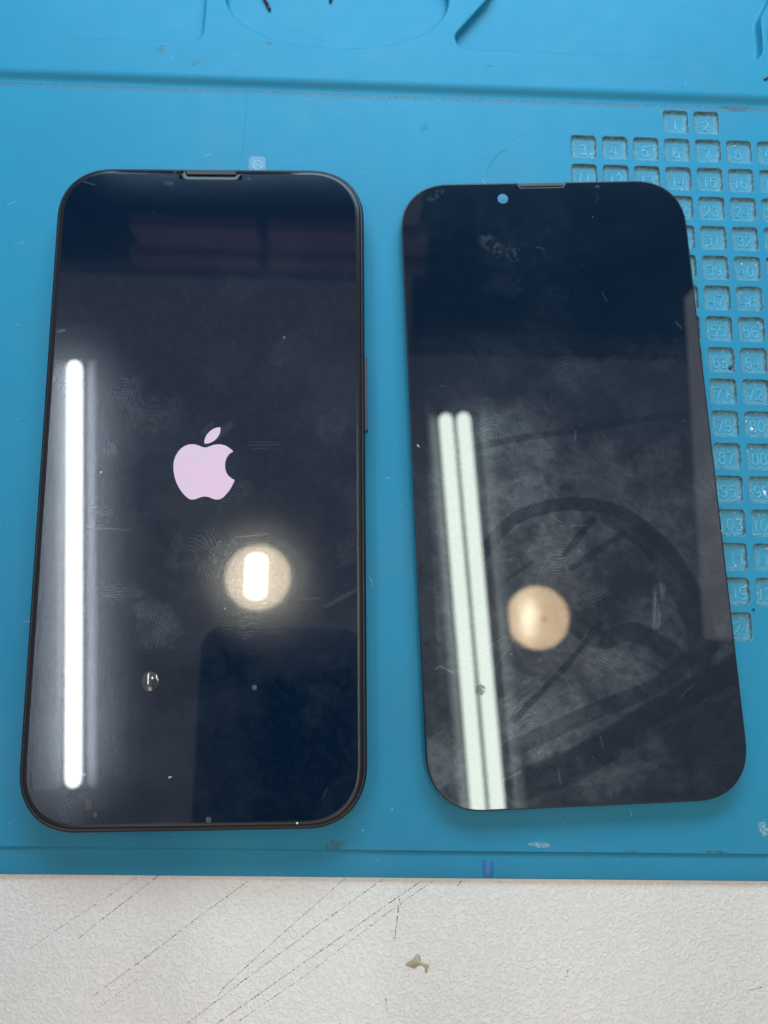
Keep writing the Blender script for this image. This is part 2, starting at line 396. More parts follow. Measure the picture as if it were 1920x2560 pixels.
blotch('stain', 401, 121, 1.05, ZB, MS1, .0, 1.1); blotch('stain', 487, 158, .9, ZB, MS1, .35); blotch('stain', 672, 108, .7, ZB, MS1)
blotch('stain', 1835, 262, 1.9, .02, MS2, 0, 2.6); blotch('stain', 838, 2114, 1.1, .02, MS2, 0, 2.2); blotch('stain', 1060, 320, 1.5, 0, mat_stain('faint_stain', (.02, .16, .3), .45), 0, .6)
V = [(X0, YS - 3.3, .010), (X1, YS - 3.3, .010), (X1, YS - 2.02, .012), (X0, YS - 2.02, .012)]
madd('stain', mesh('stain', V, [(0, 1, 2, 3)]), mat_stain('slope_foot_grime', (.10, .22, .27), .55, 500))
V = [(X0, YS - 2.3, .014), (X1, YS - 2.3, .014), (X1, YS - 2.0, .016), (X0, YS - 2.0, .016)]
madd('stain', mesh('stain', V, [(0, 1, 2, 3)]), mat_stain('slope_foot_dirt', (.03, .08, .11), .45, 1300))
blotch('scuff', 1350, 2112, .7, 0, MS3, 0, 3.2); blotch('scuff', 1908, 2072, 1.4, 0, MS3, 0, .9)
blotch('stain', 1792, 2131, .35, .0, MS2, 0, 9); blotch('stain', 1575, 2129, .3, 0, MS2, 0, 6); blotch('stain', 1470, 2131, .5, 0, MS2, 0, 1.5)
def strand(name, pts, z, r, m, lab=None, cat=None):
    V, Fc = [], []; P = [tuple(at(px, py, z + r)) for px, py in pts]; tube(V, Fc, P, [r * (.5 if k in (0, len(P)-1) else 1) for k in range(len(P))], 6)
    o = link(name, mesh(name, V, Fc, True), m)
    return o
o = strand('crease', [(627, 95), (618, 225), (612, 330), (604, 405)], .0, .035, simple('dull_crease', (.02, .17, .33), .7), None); o.parent = mat_root; o.matrix_parent_inverse = Matrix.Translation((0, 0, -ZT*MM))
o = strand('scratch', [(33, 1115), (60, 1128), (97, 1147)], 0, .05, simple('pale_scratch', (.10, .36, .58), .5)); o.parent = mat_root; o.matrix_parent_inverse = Matrix.Translation((0, 0, -ZT*MM))
o = strand('scratch', [(1213, 438), (1225, 410), (1245, 385), (1268, 372)], 0, .04, simple('dull_scratch', (.018, .15, .3), .6)); o.parent = mat_root; o.matrix_parent_inverse = Matrix.Translation((0, 0, -ZT*MM))

# ---------------------------------------------------------------- specks of dust (nobody could count them)
def specks(name, pts, size, m, lab, cat, col2=None):
    V, Fc = [], []
    for x, y, z in pts:
        s = size * random.choice((.5, .6, .7, .8, 1, 1.2, 1.9)); a = random.uniform(0, 6.3); n = random.choice((3, 4, 5)); b = len(V); el = random.choice((1, 1, 1, .5, .3))
        for k in range(n):
            t = 2*math.pi*k/n + random.uniform(-.3, .3); u, v = s*math.cos(t), s*el*math.sin(t)
            V.append((x + u*math.cos(a) - v*math.sin(a), y + u*math.sin(a) + v*math.cos(a), z + .01))
        V.append((x, y, z + s*.5)); Fc += [(b+k, b+(k+1) % n, b+n) for k in range(n)]
    return tag(link(name, mesh(name, V, Fc), m), lab, cat, kind='stuff')
def work_pts(n, dense_right=False):
    out = []
    while len(out) < n:
        px, py = random.uniform(0, 1920), random.uniform(0, 2170)
        p = at(px, py, 0); y = p[1]
        if y > YS + 2:
            if 85 > py and not (515 < px < 560): continue
            z = ZB; p = at(px, py, z)
        elif y > YS - 2: continue
        elif y < YL: z = ZLIP; p = at(px, py, z)
        else: z = 0
        if y < YS and abs(p[0]-PX+4) < 36 and -38 < p[1] < 106: continue
        out.append((p[0], p[1], z))
    return out
specks('pale_dust', work_pts(300), .075, M_WHITE, 'pale dust specks scattered over the blue mat', 'dust')
specks('dark_dust', work_pts(220), .08, M_DARK, 'dark specks scattered over the blue mat', 'dust')
pp, pd_ = [], []
for i, j, n in cells:
    if j < 3 and i > 2: continue
    cx, cy = PX + (j - 4) * PIT, PY - (i - 8) * PIT; amt = 8 + i * 1.2
    for _ in range(int(random.uniform(.5, 1.6) * amt)):
        u, v = (random.betavariate(.55, .55) - .5) * 5.9, (random.betavariate(.55, .55) - .5) * 5.7
        (pp if random.random() < .6 else pd_).append((cx + u, cy + v, -.9))
specks('pit_glitter', pp, .10, simple('glassy_crumb', (.62, .72, .76), .15, 0, .9), 'glassy pale crumbs lying in the numbered pits', 'debris')
specks('pit_grit', pd_, .09, simple('brown_grit', (.07, .065, .06), .7), 'brown and dark grit lying in the numbered pits', 'debris')
def lint(name, pts, r0, m, lab):
    V, Fc = [], []
    for x, y, z in pts:
        a = random.uniform(0, 6.3); l = random.choice((.6, .9, 1.4, 2.2, 3.5)); k = random.uniform(-.9, .9); n = 5; P = [(x, y, z + .04)]
        for q in range(n - 1): a += k * random.uniform(.2, 1); P.append((P[-1][0] + l/n*math.cos(a), P[-1][1] + l/n*math.sin(a), z + .04 + random.uniform(0, .05)))
        tube(V, Fc, P, [r0*.6, r0, r0, r0, r0*.5], 4)
    return tag(link(name, mesh(name, V, Fc), m), lab, 'lint', kind='stuff')
lint('pale_lint', work_pts(45), .028, M_WHITE, 'pale lint fibres scattered over the blue mat')
lint('dark_lint', work_pts(40), .026, simple('dark_lint_blue', (.01, .06, .11), .7), 'dark lint fibres scattered over the blue mat')
# a few crumbs one can tell apart
def chip(name, px, py, z, w, h, rot, m, lab, cat='crumb', th=.35):
    c = at(px, py, z); n = 9
    P = [(w/2*math.cos(2*math.pi*k/n)*random.uniform(.75, 1.1), h/2*math.sin(2*math.pi*k/n)*random.uniform(.75, 1.1)) for k in range(n)]
    me = loops_mesh(name, [[(x, y, 0) for x, y in P], [(x*.9, y*.9, th*.6) for x, y in P], [(x*.45, y*.45, th) for x, y in P]])
    o = link(name, me, m); o.location = Vector(c) * MM; o.rotation_euler = (0, 0, rot); tag(o, lab, cat); return o
chip('crumb', 1826, 919, -.9, .9, 1.9, -.5, simple('dark_resin', (.03, .022, .03), .35), 'dark brown crumb in the corner of the pit numbered 63', th=.6)
chip('crumb', 1879, 1073, -.9, .8, 1.0, .4, M_WHITE, 'white crumb in the left half of the pit numbered 80')
chip('crumb', 1911, 1233, -.9, .7, 1.6, .3, M_WHITE, 'long white crumb on the pit numbered 96 at the right edge')
chip('crumb', 1836, 366, -.9, .6, .5, .4, simple('cream_crumb', (.6, .55, .45), .5), 'small cream crumb near the top of the pit numbered 8')
chip('crumb', 1884, 1524, 0, .75, .65, 0, M_DARK, 'tiny black crumb on the mat between the lowest pits')
chip('fragment', 1916, 197, ZB, 2.2, .9, .55, simple('charred_bit', (.03, .04, .06), .5), 'dark charred fragment on the raised border at the right edge', th=.6)
# pins in the oval tray
def pin(pts, r, lab):
    V, Fc = [], []; P = [tuple(at(px, py, ZB - TD + z)) for px, py, z in pts]
    tube(V, Fc, P, r, 10); o = link('metal_pin', mesh('metal_pin', V, Fc, True), M_PIN)
    V, Fc = [], []; d = Vector(P[-1]) - Vector(P[-2]); d.normalize(); e = Vector(P[-1])
    tube(V, Fc, [e - d*1.4, e - d*.4, e + d*.15, e + d*.45], [r[-1]*1.12, r[-1]*1.15, r[-1]*.95, r[-1]*.4], 10)
    link('tip', mesh('tip', V, Fc, True), M_TIP, o); return tag(o, lab, 'pin', 'pins in the oval tray')
pin([(620, -110, .8), (652, -20, .6), (674, 22, .5)], [.45, .42, .40], 'burnt dark pin pointing down right in the left part of the oval tray')
pin([(850, -100, .8), (832, -30, .6), (826, 2, .5)], [.42, .40, .38], 'dark pin tip peeking in at the top middle of the oval tray')

# ---------------------------------------------------------------- black glass slabs
R_C = 13.2
def outline(w, h, nx0, nx1, depth, sl=.5):
    """rounded rectangle (counter-clockwise) with the earpiece notch in its top edge"""
    P = rrect(w, h, R_C, 16, e=2.25); out = []
    for a, b in zip(P, P[1:] + P[:1]):
        out.append(a)
        if abs(a[1] - h/2) < 1e-6 and abs(b[1] - h/2) < 1e-6 and a[0] > nx1 and b[0] < nx0:
            out += [(nx1 + .15, h/2), (nx1, h/2 - .12), (nx1 - .12, h/2 - depth*.55), (nx1 - sl, h/2 - depth + .1), (nx1 - sl - .3, h/2 - depth),
                    (nx0 + sl + .3, h/2 - depth), (nx0 + sl, h/2 - depth + .1), (nx0 + .12, h/2 - depth*.55), (nx0, h/2 - .12), (nx0 - .15, h/2)]
    return out
def loc2(root, z):
    M = root.matrix_basis.inverted()
    def f(px, py):
        v = M @ Vector(at(px, py, z) * MM); return (v.x / MM, v.y / MM)
    return f
# smudge painting, in photograph coordinates
def vnoise(x, y, seed):
    r = np.random.default_rng(seed); G = r.random((257, 257))
    xi = np.floor(x).astype(int); yi = np.floor(y).astype(int); fx = x - xi; fy = y - yi
    fx = fx*fx*(3-2*fx); fy = fy*fy*(3-2*fy); a = G[xi % 256, yi % 256]; b = G[(xi+1) % 256, yi % 256]; c = G[xi % 256, (yi+1) % 256]; d = G[(xi+1) % 256, (yi+1) % 256]
    return (a*(1-fx) + b*fx)*(1-fy) + (c*(1-fx) + d*fx)*fy
def fbm(x, y, s, seed, o=4):
    v = 0; w = 1; t = 0
    for k in range(o):
        a = .7 + 1.1*k; X_ = (x*math.cos(a) - y*math.sin(a))/s*2**k; Y_ = (x*math.sin(a) + y*math.cos(a))/s*2**k
        v = v + w * vnoise(X_ + 31.7*k, Y_ + 17.3*k, seed+k); t += w; w *= .55
    return v / t
def sm(v, a, b):
    t = np.clip((v - a) / (b - a), 0, 1); return t*t*(3-2*t)
def segd(X, Y, P):
    d = np.full(X.shape, 1e9)
    for (x0, y0), (x1, y1) in zip(P[:-1], P[1:]):
        dx, dy = x1-x0, y1-y0; t = np.clip(((X-x0)*dx + (Y-y0)*dy) / (dx*dx + dy*dy), 0, 1)
        d = np.minimum(d, np.hypot(X-x0-t*dx, Y-y0-t*dy))
    return d
def spline(P, n=10):
    out = []; Q = [P[0]] + list(P) + [P[-1]]
    for i in range(1, len(Q)-2):
        p0, p1, p2, p3 = [np.array(q, float) for q in Q[i-1:i+3]]
        for k in range(n):
            t = k/n; out.append(tuple(.5*((2*p1) + (-p0+p2)*t + (2*p0-5*p1+4*p2-p3)*t*t + (-p0+3*p1-3*p2+p3)*t**3)))
    return out + [tuple(P[-1])]
def prints(X, Y, L, seed, per=6.9):
    S_ = np.zeros_like(X)
    wx = (fbm(X, Y, 85, seed, 3) - .5) * 60; wy = (fbm(X, Y, 85, seed+9, 3) - .5) * 60
    br = sm(fbm(X, Y, 7, seed+20, 2), .30, .55)
    for q, (cx, cy, rx, ry, ang, amp, kind) in enumerate(L):
        a = math.radians(ang); u = (X-cx)*math.cos(a) + (Y-cy)*math.sin(a); v = -(X-cx)*math.sin(a) + (Y-cy)*math.cos(a)
        e = np.hypot(u/rx, v/ry); m = sm(-e + .30*(fbm(X, Y, 34, seed+40+q, 3)-.5)*4, -1.15, -.55)
        if kind == 'w': ph = np.hypot(u*1.15 + wx*.6 + rx*.25, (v + wy*.6) * .72 - ry*.38)
        elif kind == 'a': ph = v + wy*.45 + .9*u*u/rx
        else: ph = v + wy*.35
        rd = .5 + .5*np.sin(ph * 2*math.pi / per + 5*fbm(X, Y, 30, seed+80+q, 2))
        S_ = np.maximum(S_, m * amp * (.16 + .62 * sm(rd, .30, .90) * (.35 + .65*br)) * (.45 + .55*sm(fbm(X, Y, 34, seed+60, 2), .3, .65)))
    return S_
def smudge_left(X, Y):
    s = .10*sm(fbm(X, Y, 210, 1), .42, .70) + .04*sm(fbm(X, Y, 12, 5, 3), .45, .7)
    s = s * sm(Y, 520, 760)
    L = [(320, 985, 46, 60, 20, .42, 'w'), (395, 1040, 70, 62, 10, .40, 'w'), (272, 1118, 26, 30, 90, .5, 's'), (180, 945, 40, 50, 0, .5, 'w'), (505, 1385, 95, 80, 10, .42, 'w'),
         (400, 1560, 56, 72, -65, .62, 's'), (300, 1480, 80, 26, 0, .45, 's'), (840, 1060, 46, 60, 60, .30, 's'), (865, 1380, 36, 40, 10, .22, 'w'), (700, 880, 30, 44, 30, .22, 'w'),
         (250, 1275, 36, 20, 20, .35, 's'), (590, 1235, 60, 40, -10, .30, 's'), (590, 730, 44, 50, 0, .16, 'w'), (560, 905, 60, 60, 0, .18, 'w'), (800, 1760, 60, 60, 0, .14, 'w'),
         (150, 2010, 70, 40, 30, .24, 's'), (840, 2000, 50, 60, 70, .12, 's'), (610, 1560, 40, 60, 0, .20, 's')]
    s = s + prints(X, Y, L, 60)
    for P, w, a in (([(620, 1113), (700, 1112)], 1.0, .5), ([(622, 1104), (705, 1106)], .8, .4), ([(630, 1120), (690, 1122)], .8, .4), ([(590, 1343), (640, 1338), (672, 1334)], 1.2, .8),
                    ([(752, 1499), (800, 1495)], 1.1, .5), ([(205, 452), (238, 463)], 1.3, .7), ([(128, 831), (162, 825)], 1.6, 1.6), ([(815, 1515), (900, 1470)], 4, .3),
                    ([(805, 2000), (818, 1970)], 1.3, .4), ([(545, 1090), (575, 1062)], 7, .35), ([(510, 1080), (530, 1058)], 4, .25), ([(215, 1320), (330, 1325)], 1.2, .3)):
        s = s + .7 * a * sm(-segd(X, Y, P), -w*2, -w*.3)
    return np.clip(s, 0, 2)
def smudge_right(X, Y):
    up = sm(Y, 760, 1100)
    wx = (fbm(X, Y, 60, 110, 3) - .5) * 90; wy = (fbm(X, Y, 60, 120, 3) - .5) * 90
    str_ = fbm((X+wx)*.30 + (Y+wy)*.18, ((Y+wy) - (X+wx)*.6)*.85, 9, 104, 3)
    s = (.10 + .42*up) * (.30 + .70*sm(fbm(X, Y, 210, 101, 3), .30, .65)) * (.62 + .38*sm(fbm(X, Y, 26, 103, 3), .3, .7)) * (.70 + .45*sm(str_, .35, .7))
    L = [(1235, 1090, 52, 70, 40, .80, 'w'), (1360, 1125, 50, 38, 35, .75, 's'), (1300, 1245, 90, 62, -20, .80, 'a'), (1385, 1395, 75, 120, 12, .90, 'a'), (1330, 1010, 50, 40, 0, .40, 'w'),
         (1490, 1180, 80, 80, 30, .60, 'a'), (1110, 1300, 40, 90, 90, .35, 's'), (1105, 1900, 60, 70, -40, .80, 'a'), (1345, 1830, 80, 80, -25, .95, 'w'), (1540, 1665, 95, 60, 28, .85, 's'),
         (1640, 1150, 40, 55, 80, .50, 's'), (1580, 1285, 55, 90, 60, .50, 's'), (1240, 1320, 40, 50, 0, .45, 'w'), (1430, 930, 70, 50, 0, .40, 'w'), (1260, 720, 44, 36, 0, .20, 'w'),
         (1390, 780, 60, 60, -20, .18, 's'), (1680, 890, 36, 50, 60, .35, 's'), (1660, 1410, 30, 80, 85, .55, 's'), (1500, 1960, 110, 36, -8, .40, 's'), (1640, 1880, 50, 30, 90, .45, 's'), (1755, 1960, 36, 26, 90, .35, 's'),
         (1460, 1480, 60, 40, -30, .75, 's'), (1720, 1620, 36, 30, 0, .35, 's'), (1760, 1250, 30, 90, 70, .35, 's'), (1600, 1010, 50, 60, 75, .30, 's')]
    pr = prints(X, Y, L, 160) * 1.0
    for cx, cy, rx, ry, a, k in ((1330, 1135, 110, 60, 30, .22), (1470, 1170, 110, 80, 40, .16), (1320, 1260, 100, 70, 0, .16), (1400, 1420, 90, 110, 0, .20), (1350, 1800, 110, 110, -30, .30), (1540, 1670, 110, 70, 25, .22),
                                 (1450, 1790, 80, 60, -30, .22), (1640, 1180, 50, 90, 30, .14), (1660, 1480, 36, 110, 0, .18), (1190, 1060, 90, 60, 0, .18), (1110, 1900, 70, 80, -30, .22), (1500, 1930, 150, 26, -8, .22), (1480, 950, 120, 60, -10, .10)):
        a = math.radians(a); u = (X-cx)*math.cos(a) + (Y-cy)*math.sin(a); v = -(X-cx)*math.sin(a) + (Y-cy)*math.cos(a)
        e = np.hypot(u/rx, v/ry) + (fbm(X, Y, 40, int(cx), 4) - .5)*1.5
        pr = pr + k * sm(-e, -1.05, -.72) * (.55 + .6*sm(fbm(u*.35, v*1.6, 9, 190, 3), .35, .65))
    # patches of dried smear
    s = s + .38*sm(-segd(X, Y, [(1215, 600), (1255, 632), (1290, 635)]), -24, -6) * sm(fbm(X, Y, 9, 130, 3), .45, .62) + .45*sm(-segd(X, Y, [(1078, 492), (1100, 482)]), -16, -5) * sm(fbm(X, Y, 8, 131, 3), .45, .6)
    s = s + .5*sm(-segd(X, Y, [(1545, 1890), (1600, 1845), (1690, 1795), (1830, 1722)]), -13, -5)*sm(fbm(X, Y, 22, 133, 3), .3, .6)
    s = s + .75*sm(-segd(X, Y, [(1650, 1470), (1640, 1560)]), -17, -8) * sm(fbm(X*3, Y*.25, 9, 132, 2), .35, .6)
    # wiped and dragged clean streaks
    w = np.ones_like(X); wob = (fbm(X, Y, 60, 140) - .5) * 16
    for P, r, k in ((spline([(1150, 1128), (1245, 1106), (1350, 1088), (1470, 1072), (1600, 1048), (1740, 1030)]), 9, .30), (spline([(1195, 1400), (1250, 1330), (1310, 1285), (1400, 1262), (1480, 1262), (1560, 1285), (1640, 1345), (1710, 1430), (1760, 1530), (1780, 1620)]), 17, .12),
                    (spline([(1530, 1290), (1620, 1350), (1690, 1450), (1740, 1560), (1755, 1680)]), 30, .25), ([(1480, 1300), (1412, 1385)], 9, .2), ([(1500, 1560), (1420, 1660), (1285, 1800)], 8, .22), ([(1560, 1330), (1430, 1420)], 8, .35),
                    (spline([(1300, 1965), (1460, 1900), (1640, 1790), (1800, 1700), (1900, 1640)]), 42, .12), (spline([(1280, 1870), (1330, 1850), (1480, 1780), (1640, 1715), (1720, 1650)]), 22, .30), ([(1180, 1520), (1260, 1455), (1330, 1405)], 5, .4),
                    (spline([(1440, 1560), (1500, 1600), (1590, 1580), (1690, 1640)]), 24, .3), ([(1010, 600), (1025, 900), (1040, 1250), (1065, 1700)], 34, .25), ([(1160, 850), (1210, 910)], 7, .5)):
        w = w * (1 - (1-k) * sm(-(segd(X, Y, P) + wob*.35), -r*1.12, -r*.82))
    w = .18 + .82*w; s = s * w + pr * (.35 + .65*w)
    for P, wd, a in (([(1430, 1315), (1470, 1313)], 1.2, .7), ([(1440, 1075), (1437, 1100)], 1.3, .9), ([(1490, 480), (1495, 500), (1488, 510)], 1.0, .6), ([(1505, 730), (1518, 755)], 1.2, .6), ([(1690, 805), (1704, 820)], 2.2, .6),
                     ([(1380, 985), (1376, 1005)], 1, .5), ([(1100, 965), (1113, 965)], 1, .8), ([(1700, 1745), (1718, 1725), (1735, 1712)], 1.2, .6), ([(1395, 1920), (1402, 1960)], 1.2, .8), ([(1500, 1840), (1508, 1865)], 1.4, .7),
                     ([(1830, 1756), (1842, 1757)], 1.2, .9), ([(1345, 1440), (1380, 1380)], .9, .4), ([(1458, 1600), (1468, 1575)], 1, .6), ([(1130, 1680), (1100, 1665), (1090, 1672)], 2, .9), ([(1250, 1955), (1300, 1930)], 2.4, .8),
                     ([(1210, 1625), (1265, 1590)], 1.1, .6), ([(1225, 1690), (1290, 1590)], 1.0, .5), ([(1340, 618), (1355, 620), (1362, 628)], 1, .7), ([(1230, 600), (1262, 630)], 1, .3), ([(1800, 1995), (1560, 2010)], 5, .1)):
        s = s + .7 * a * sm(-segd(X, Y, P), -wd*2, -wd*.3)
    edge = sm(Y, 470, 620)
    return np.clip(s * (.35 + .65*edge), 0, 2)

def glass(root, name, w, h, nx0, nx1, depth, ztop, thick, r, m, fn, step=.2, ed=.3):
    """cover glass: fine sheet on top (its vertices carry the grease) and a rounded polished edge"""
    P = outline(w, h, nx0, nx1, depth); x1 = w/2 - r; nx = int(2*x1/step); ny = int(h/step)
    xs = np.linspace(-x1, x1, nx+1); a = np.abs(xs) - (w/2 - R_C); rr = R_C - r
    # the inset corner follows the same superellipse; sides are closed by the edge ring
    q = np.clip(a / rr, 0, 1); yh = h/2 - R_C + np.where(a > 0, rr * np.maximum(1 - q**2.25, 0)**(1/2.25), rr)
    inn = (xs > nx0 - .1) & (xs < nx1 + .1); yt = np.where(inn, h/2 - depth - r, yh); 
    yt = np.where((xs > nx0 - .1 - r) & (xs < nx1 + .1 + r), h/2 - depth - r, yt)
    t = np.linspace(0, 1, ny+1); Xg = np.repeat(xs[:, None], ny+1, 1); Yg = -yh[:, None] + (yt + yh)[:, None] * t[None]
    n = Xg.size; co = np.empty((n, 3)); co[:, 0] = Xg.ravel(); co[:, 1] = Yg.ravel(); co[:, 2] = ztop
    me = bpy.data.meshes.new(name); I = np.arange(n).reshape(nx+1, ny+1)
    Q = np.stack([I[:-1, :-1], I[1:, :-1], I[1:, 1:], I[:-1, 1:]], -1).reshape(-1, 4)
    me.vertices.add(n); me.vertices.foreach_set('co', (co*MM).astype(np.float32).ravel()); me.loops.add(Q.size); me.loops.foreach_set('vertex_index', Q.astype(np.int32).ravel())
    me.polygons.add(len(Q)); me.polygons.foreach_set('loop_start', np.arange(0, Q.size, 4, dtype=np.int32)); me.update(calc_edges=True)
    M = np.array(root.matrix_basis); wc = co*MM @ M[:3, :3].T + M[:3, 3]; wc = wc/MM - CAM; cc = wc @ RM
    X = 960 + F*cc[:, 0]/-cc[:, 2]; Y = 1280 - F*cc[:, 1]/-cc[:, 2]
    at_ = me.attributes.new('smudge', 'FLOAT', 'POINT'); at_.data.foreach_set('value', fn(X, Y).astype(np.float32))
    g = link(name, me, m, root)
    rings = []
    for k in range(7):
        b = math.pi/2 * k/6; rings.append([(x, y, ztop - .012 - r*ed*(1 - math.cos(b))) for x, y in offset(P, (r + .06) * (1 - math.sin(b)))])
    rings.append([(x, y, ztop - thick) for x, y in P]); rings.append([(x, y, ztop - thick) for x, y in offset(P, 1.2)])
    e = link('glass_edge', loops_mesh('glass_edge', rings, cap_last=False), M_EDGE if r > .6 else M_EDGE_R, root)
    return g

# left phone: complete, lit logo on its screen
ph = tag(empty('smartphone', (-41.9*MM, -.05*MM, 0), .0266), 'black smartphone at left with a glowing pink apple logo on its dark screen', 'phone')
ZG = 8.1
LW, LH = 78.0, 162.2
lp_ = loc2(ph, ZG)
n0 = lp_(463, 424)[0]; n1 = lp_(592, 428)[0]
GW, GH = LW - 1.9, LH - 1.9
body_z = [(0.4, .9), (0, 1.6), (0, 6.3), (.12, 6.9), (.35, 7.2), (.75, 7.3)]
P = rrect(LW, LH, R_C + .8, 16, e=2.25)
rings = [[(x, y, 0.15) for x, y in offset(P, 1.2)]] + [[(x, y, z) for x, y in offset(P, d)] for d, z in body_z] + [[(x, y, 7.1) for x, y in offset(P, 1.0)], [(x, y, 7.1) for x, y in offset(P, 3)]]
link('body_frame', loops_mesh('body_frame', rings, cap_last=True, cap_first=True), M_FRAME, ph)
V, Fc = [], []
for q in (offset(rrect(LW, LH, R_C + .8, 16, e=2.25), 1.15),): pass
disp = glass(ph, 'display_glass', GW, GH, n0, n1, 1.55, ZG, .9, 1.15, M_GLASS_L, smudge_left)
disp['label'] = 'dark glossy screen with fingerprints and lamp reflections'
V, Fc = [], []; box(V, Fc, n0 + .35, n1 - .35, GH/2 - 1.15, GH/2 + .25, 7.0, ZG - .25)
bmm = bmesh.new(); me = mesh('speaker_mesh', V, Fc); bmm.from_mesh(me); bmesh.ops.bevel(bmm, geom=bmm.edges[:], offset=.00012, segments=2, affect='EDGES'); bmm.to_mesh(me); bmm.free()
link('speaker_mesh', me, M_MESH, ph)
def disc(name, f, px, py, rx, ry, z, m, parent, n=24, dz=.02):
    x, y = f(px, py); V = [(x + rx*math.cos(2*math.pi*k/n), y + ry*math.sin(2*math.pi*k/n), z) for k in range(n)]
    V2 = [(x + .9*rx*math.cos(2*math.pi*k/n), y + .9*ry*math.sin(2*math.pi*k/n), z + dz) for k in range(n)]
    return link(name, loops_mesh(name, [V, V2]), m, parent)
disc('sensor_spot', lp_, 421, 460, 1.3, .75, ZG + .004, M_SENS, ph); disc('sensor_spot', lp_, 621, 449, .65, .6, ZG + .004, M_SENS, ph); disc('sensor_spot', lp_, 437, 432, .5, .4, ZG + .004, M_SENS, ph)
# logo
Z6 = lambda q: [(400 + x/6.9125, 1040 + y/6.9125) for x, y in q]
apple = Z6([(780,546),(740,538),(700,522),(640,500),(610,492),(575,488),(500,492),(430,515),(365,558),(310,620),(265,700),(240,780),(231,870),(236,960),(252,1050),(280,1140),(320,1225),(370,1305),(425,1370),(475,1415),(520,1440),(560,1446),(610,1438),(660,1420),(720,1398),(780,1390),(840,1400),(900,1425),(950,1442),(1000,1445),(1050,1432),(1100,1400),(1150,1345),(1200,1285),(1240,1220),(1272,1155),(1292,1107),(1240,1080),(1190,1040),(1150,985),(1130,920),(1124,855),(1130,790),(1150,725),(1190,665),(1235,630),(1268,615),(1235,580),(1190,545),(1130,510),(1060,492),(990,490),(920,500),(860,522),(820,538)])
leaf = Z6([(1043,193),(1045,250),(1030,310),(1000,365),(955,415),(900,450),(840,473),(770,481),(766,430),(780,380),(810,320),(860,265),(920,222),(980,200)])
lg = None
for nm, pts in (('logo_body', apple), ('logo_leaf', leaf)):
    P = [lp_(*p) for p in pts]
    if sum(a[0]*b[1]-b[0]*a[1] for a, b in zip(P, P[1:] + P[:1])) < 0: P.reverse()
    V, Fc = plane_holes(P, [], ZG + .012); link(nm, mesh(nm, V, Fc), M_LOGO, ph)
# side button and antenna band
f4 = loc2(ph, 4.2); y0 = f4(918, 1080)[1]; y1 = f4(918, 896)[1]
V, Fc = [], []; box(V, Fc, LW/2 - .3, LW/2 + .75, y0, y1, 2.9, 5.6); me = mesh('side_button', V, Fc)
bmm = bmesh.new(); bmm.from_mesh(me); bmesh.ops.bevel(bmm, geom=bmm.edges[:], offset=.00025, segments=3, affect='EDGES'); bmm.to_mesh(me); bmm.free()
link('side_button', me, M_BUTTON, ph)
ya = f4(918, 1884)[1]; V, Fc = [], []; box(V, Fc, LW/2 - .5, LW/2 + .02, ya - 1.0, ya + 1.0, 1.6, 6.3); link('antenna_band', mesh('antenna_band', V, Fc), simple('grey_band', (.12, .13, .14), .5), ph)
# bubbles trapped under the film
def mat_bub():
    t = NT('clear_bubble'); t.P(Base_Color=rgb(.045, .045, .052), Roughness=.10); t.inp(t.b, 'Specular IOR Level', 1.0); return t.m
MB_ = mat_bub()
MB2 = simple('dull_bubble', (.040, .036, .045), .3, 0, .5)
def bubble(px, py, r, hgt, m=MB2):
    x, y = lp_(px, py); rings = []; n = 32
    for k in range(7):
        a = k/6.5; rr = r*(1-a) ; z = hgt * (1 - (1-a)**2) + .02*min(1, a*7); rings.append([(x + rr*math.cos(2*math.pi*i/n), y + rr*math.sin(2*math.pi*i/n)*1.12, ZG + .003 + z) for i in range(n)])
    link('film_bubble', loops_mesh('film_bubble', rings), m, ph)
bubble(375, 1703, 1.95, .24, MB_); bubble(219, 2012, 1.0, .07); bubble(238, 2038, .5, .035); bubble(636, 1719, .55, .05); bubble(521, 2050, .6, .05); bubble(710, 844, .35, .03)
pts = []
for _ in range(110):
    px, py = random.uniform(90, 890), random.uniform(460, 2040); v = at(px, py, ZG); pts.append((v[0], v[1], ZG))
specks('screen_dust', pts, .06, simple('screen_dust_grey', (.38, .42, .46), .5), 'fine pale dust specks on the screen of the left phone', 'dust')
chip('crumb', 743, 2058, ZG + .05, .55, .5, .7, M_WHITE, 'white crumb at the bottom edge of the left phone screen', th=.3)
chip('crumb', 425, 1943, ZG, .9, .5, .4, simple('grey_crumb', (.4, .4, .38), .5), 'grey crumb low on the left phone screen under the dark reflection', th=.2)

# clear sticker lying on the mat behind the left phone
def mat_clear():
    t = NT('clear_plastic_film'); t.P(Base_Color=rgb(.75, .85, .9), Roughness=.25)
    tr = t.add('ShaderNodeBsdfTransparent', i_Color=rgb(.97, .99, 1)); m = t.add('ShaderNodeMixShader'); t.inp(m, '0', .16); t.inp(m, '1', tr.outputs[0]); t.inp(m, '2', t.b.outputs[0]); t.l.new(m.outputs[0], t.out.inputs[0]); return t.m
MC = mat_clear(); c = at(643, 412, 0)
st = tag(link('clear_tab', loops_mesh('clear_tab', [[(x, y, .03) for x, y in rrect(4.6, 4.9, 1.0, 6)], [(x, y, .16) for x, y in offset(rrect(4.6, 4.9, 1.0, 6), .08)]]), MC), 'small clear plastic tab with a ring on the mat above the left phone', 'tab')
st.location = Vector((c[0], c[1], 0)) * MM
V, Fc = [], []; tube(V, Fc, [(1.15*math.cos(a) + .1, 1.3*math.sin(a) - .2, .17) for a in np.linspace(.4, 5.9, 26)], [.07]*26, 6)
t_ = NT('pale_ring'); t_.P(Base_Color=rgb(.55, .72, .8), Roughness=.3); link('ring', mesh('ring', V, Fc, True), t_.m, st)

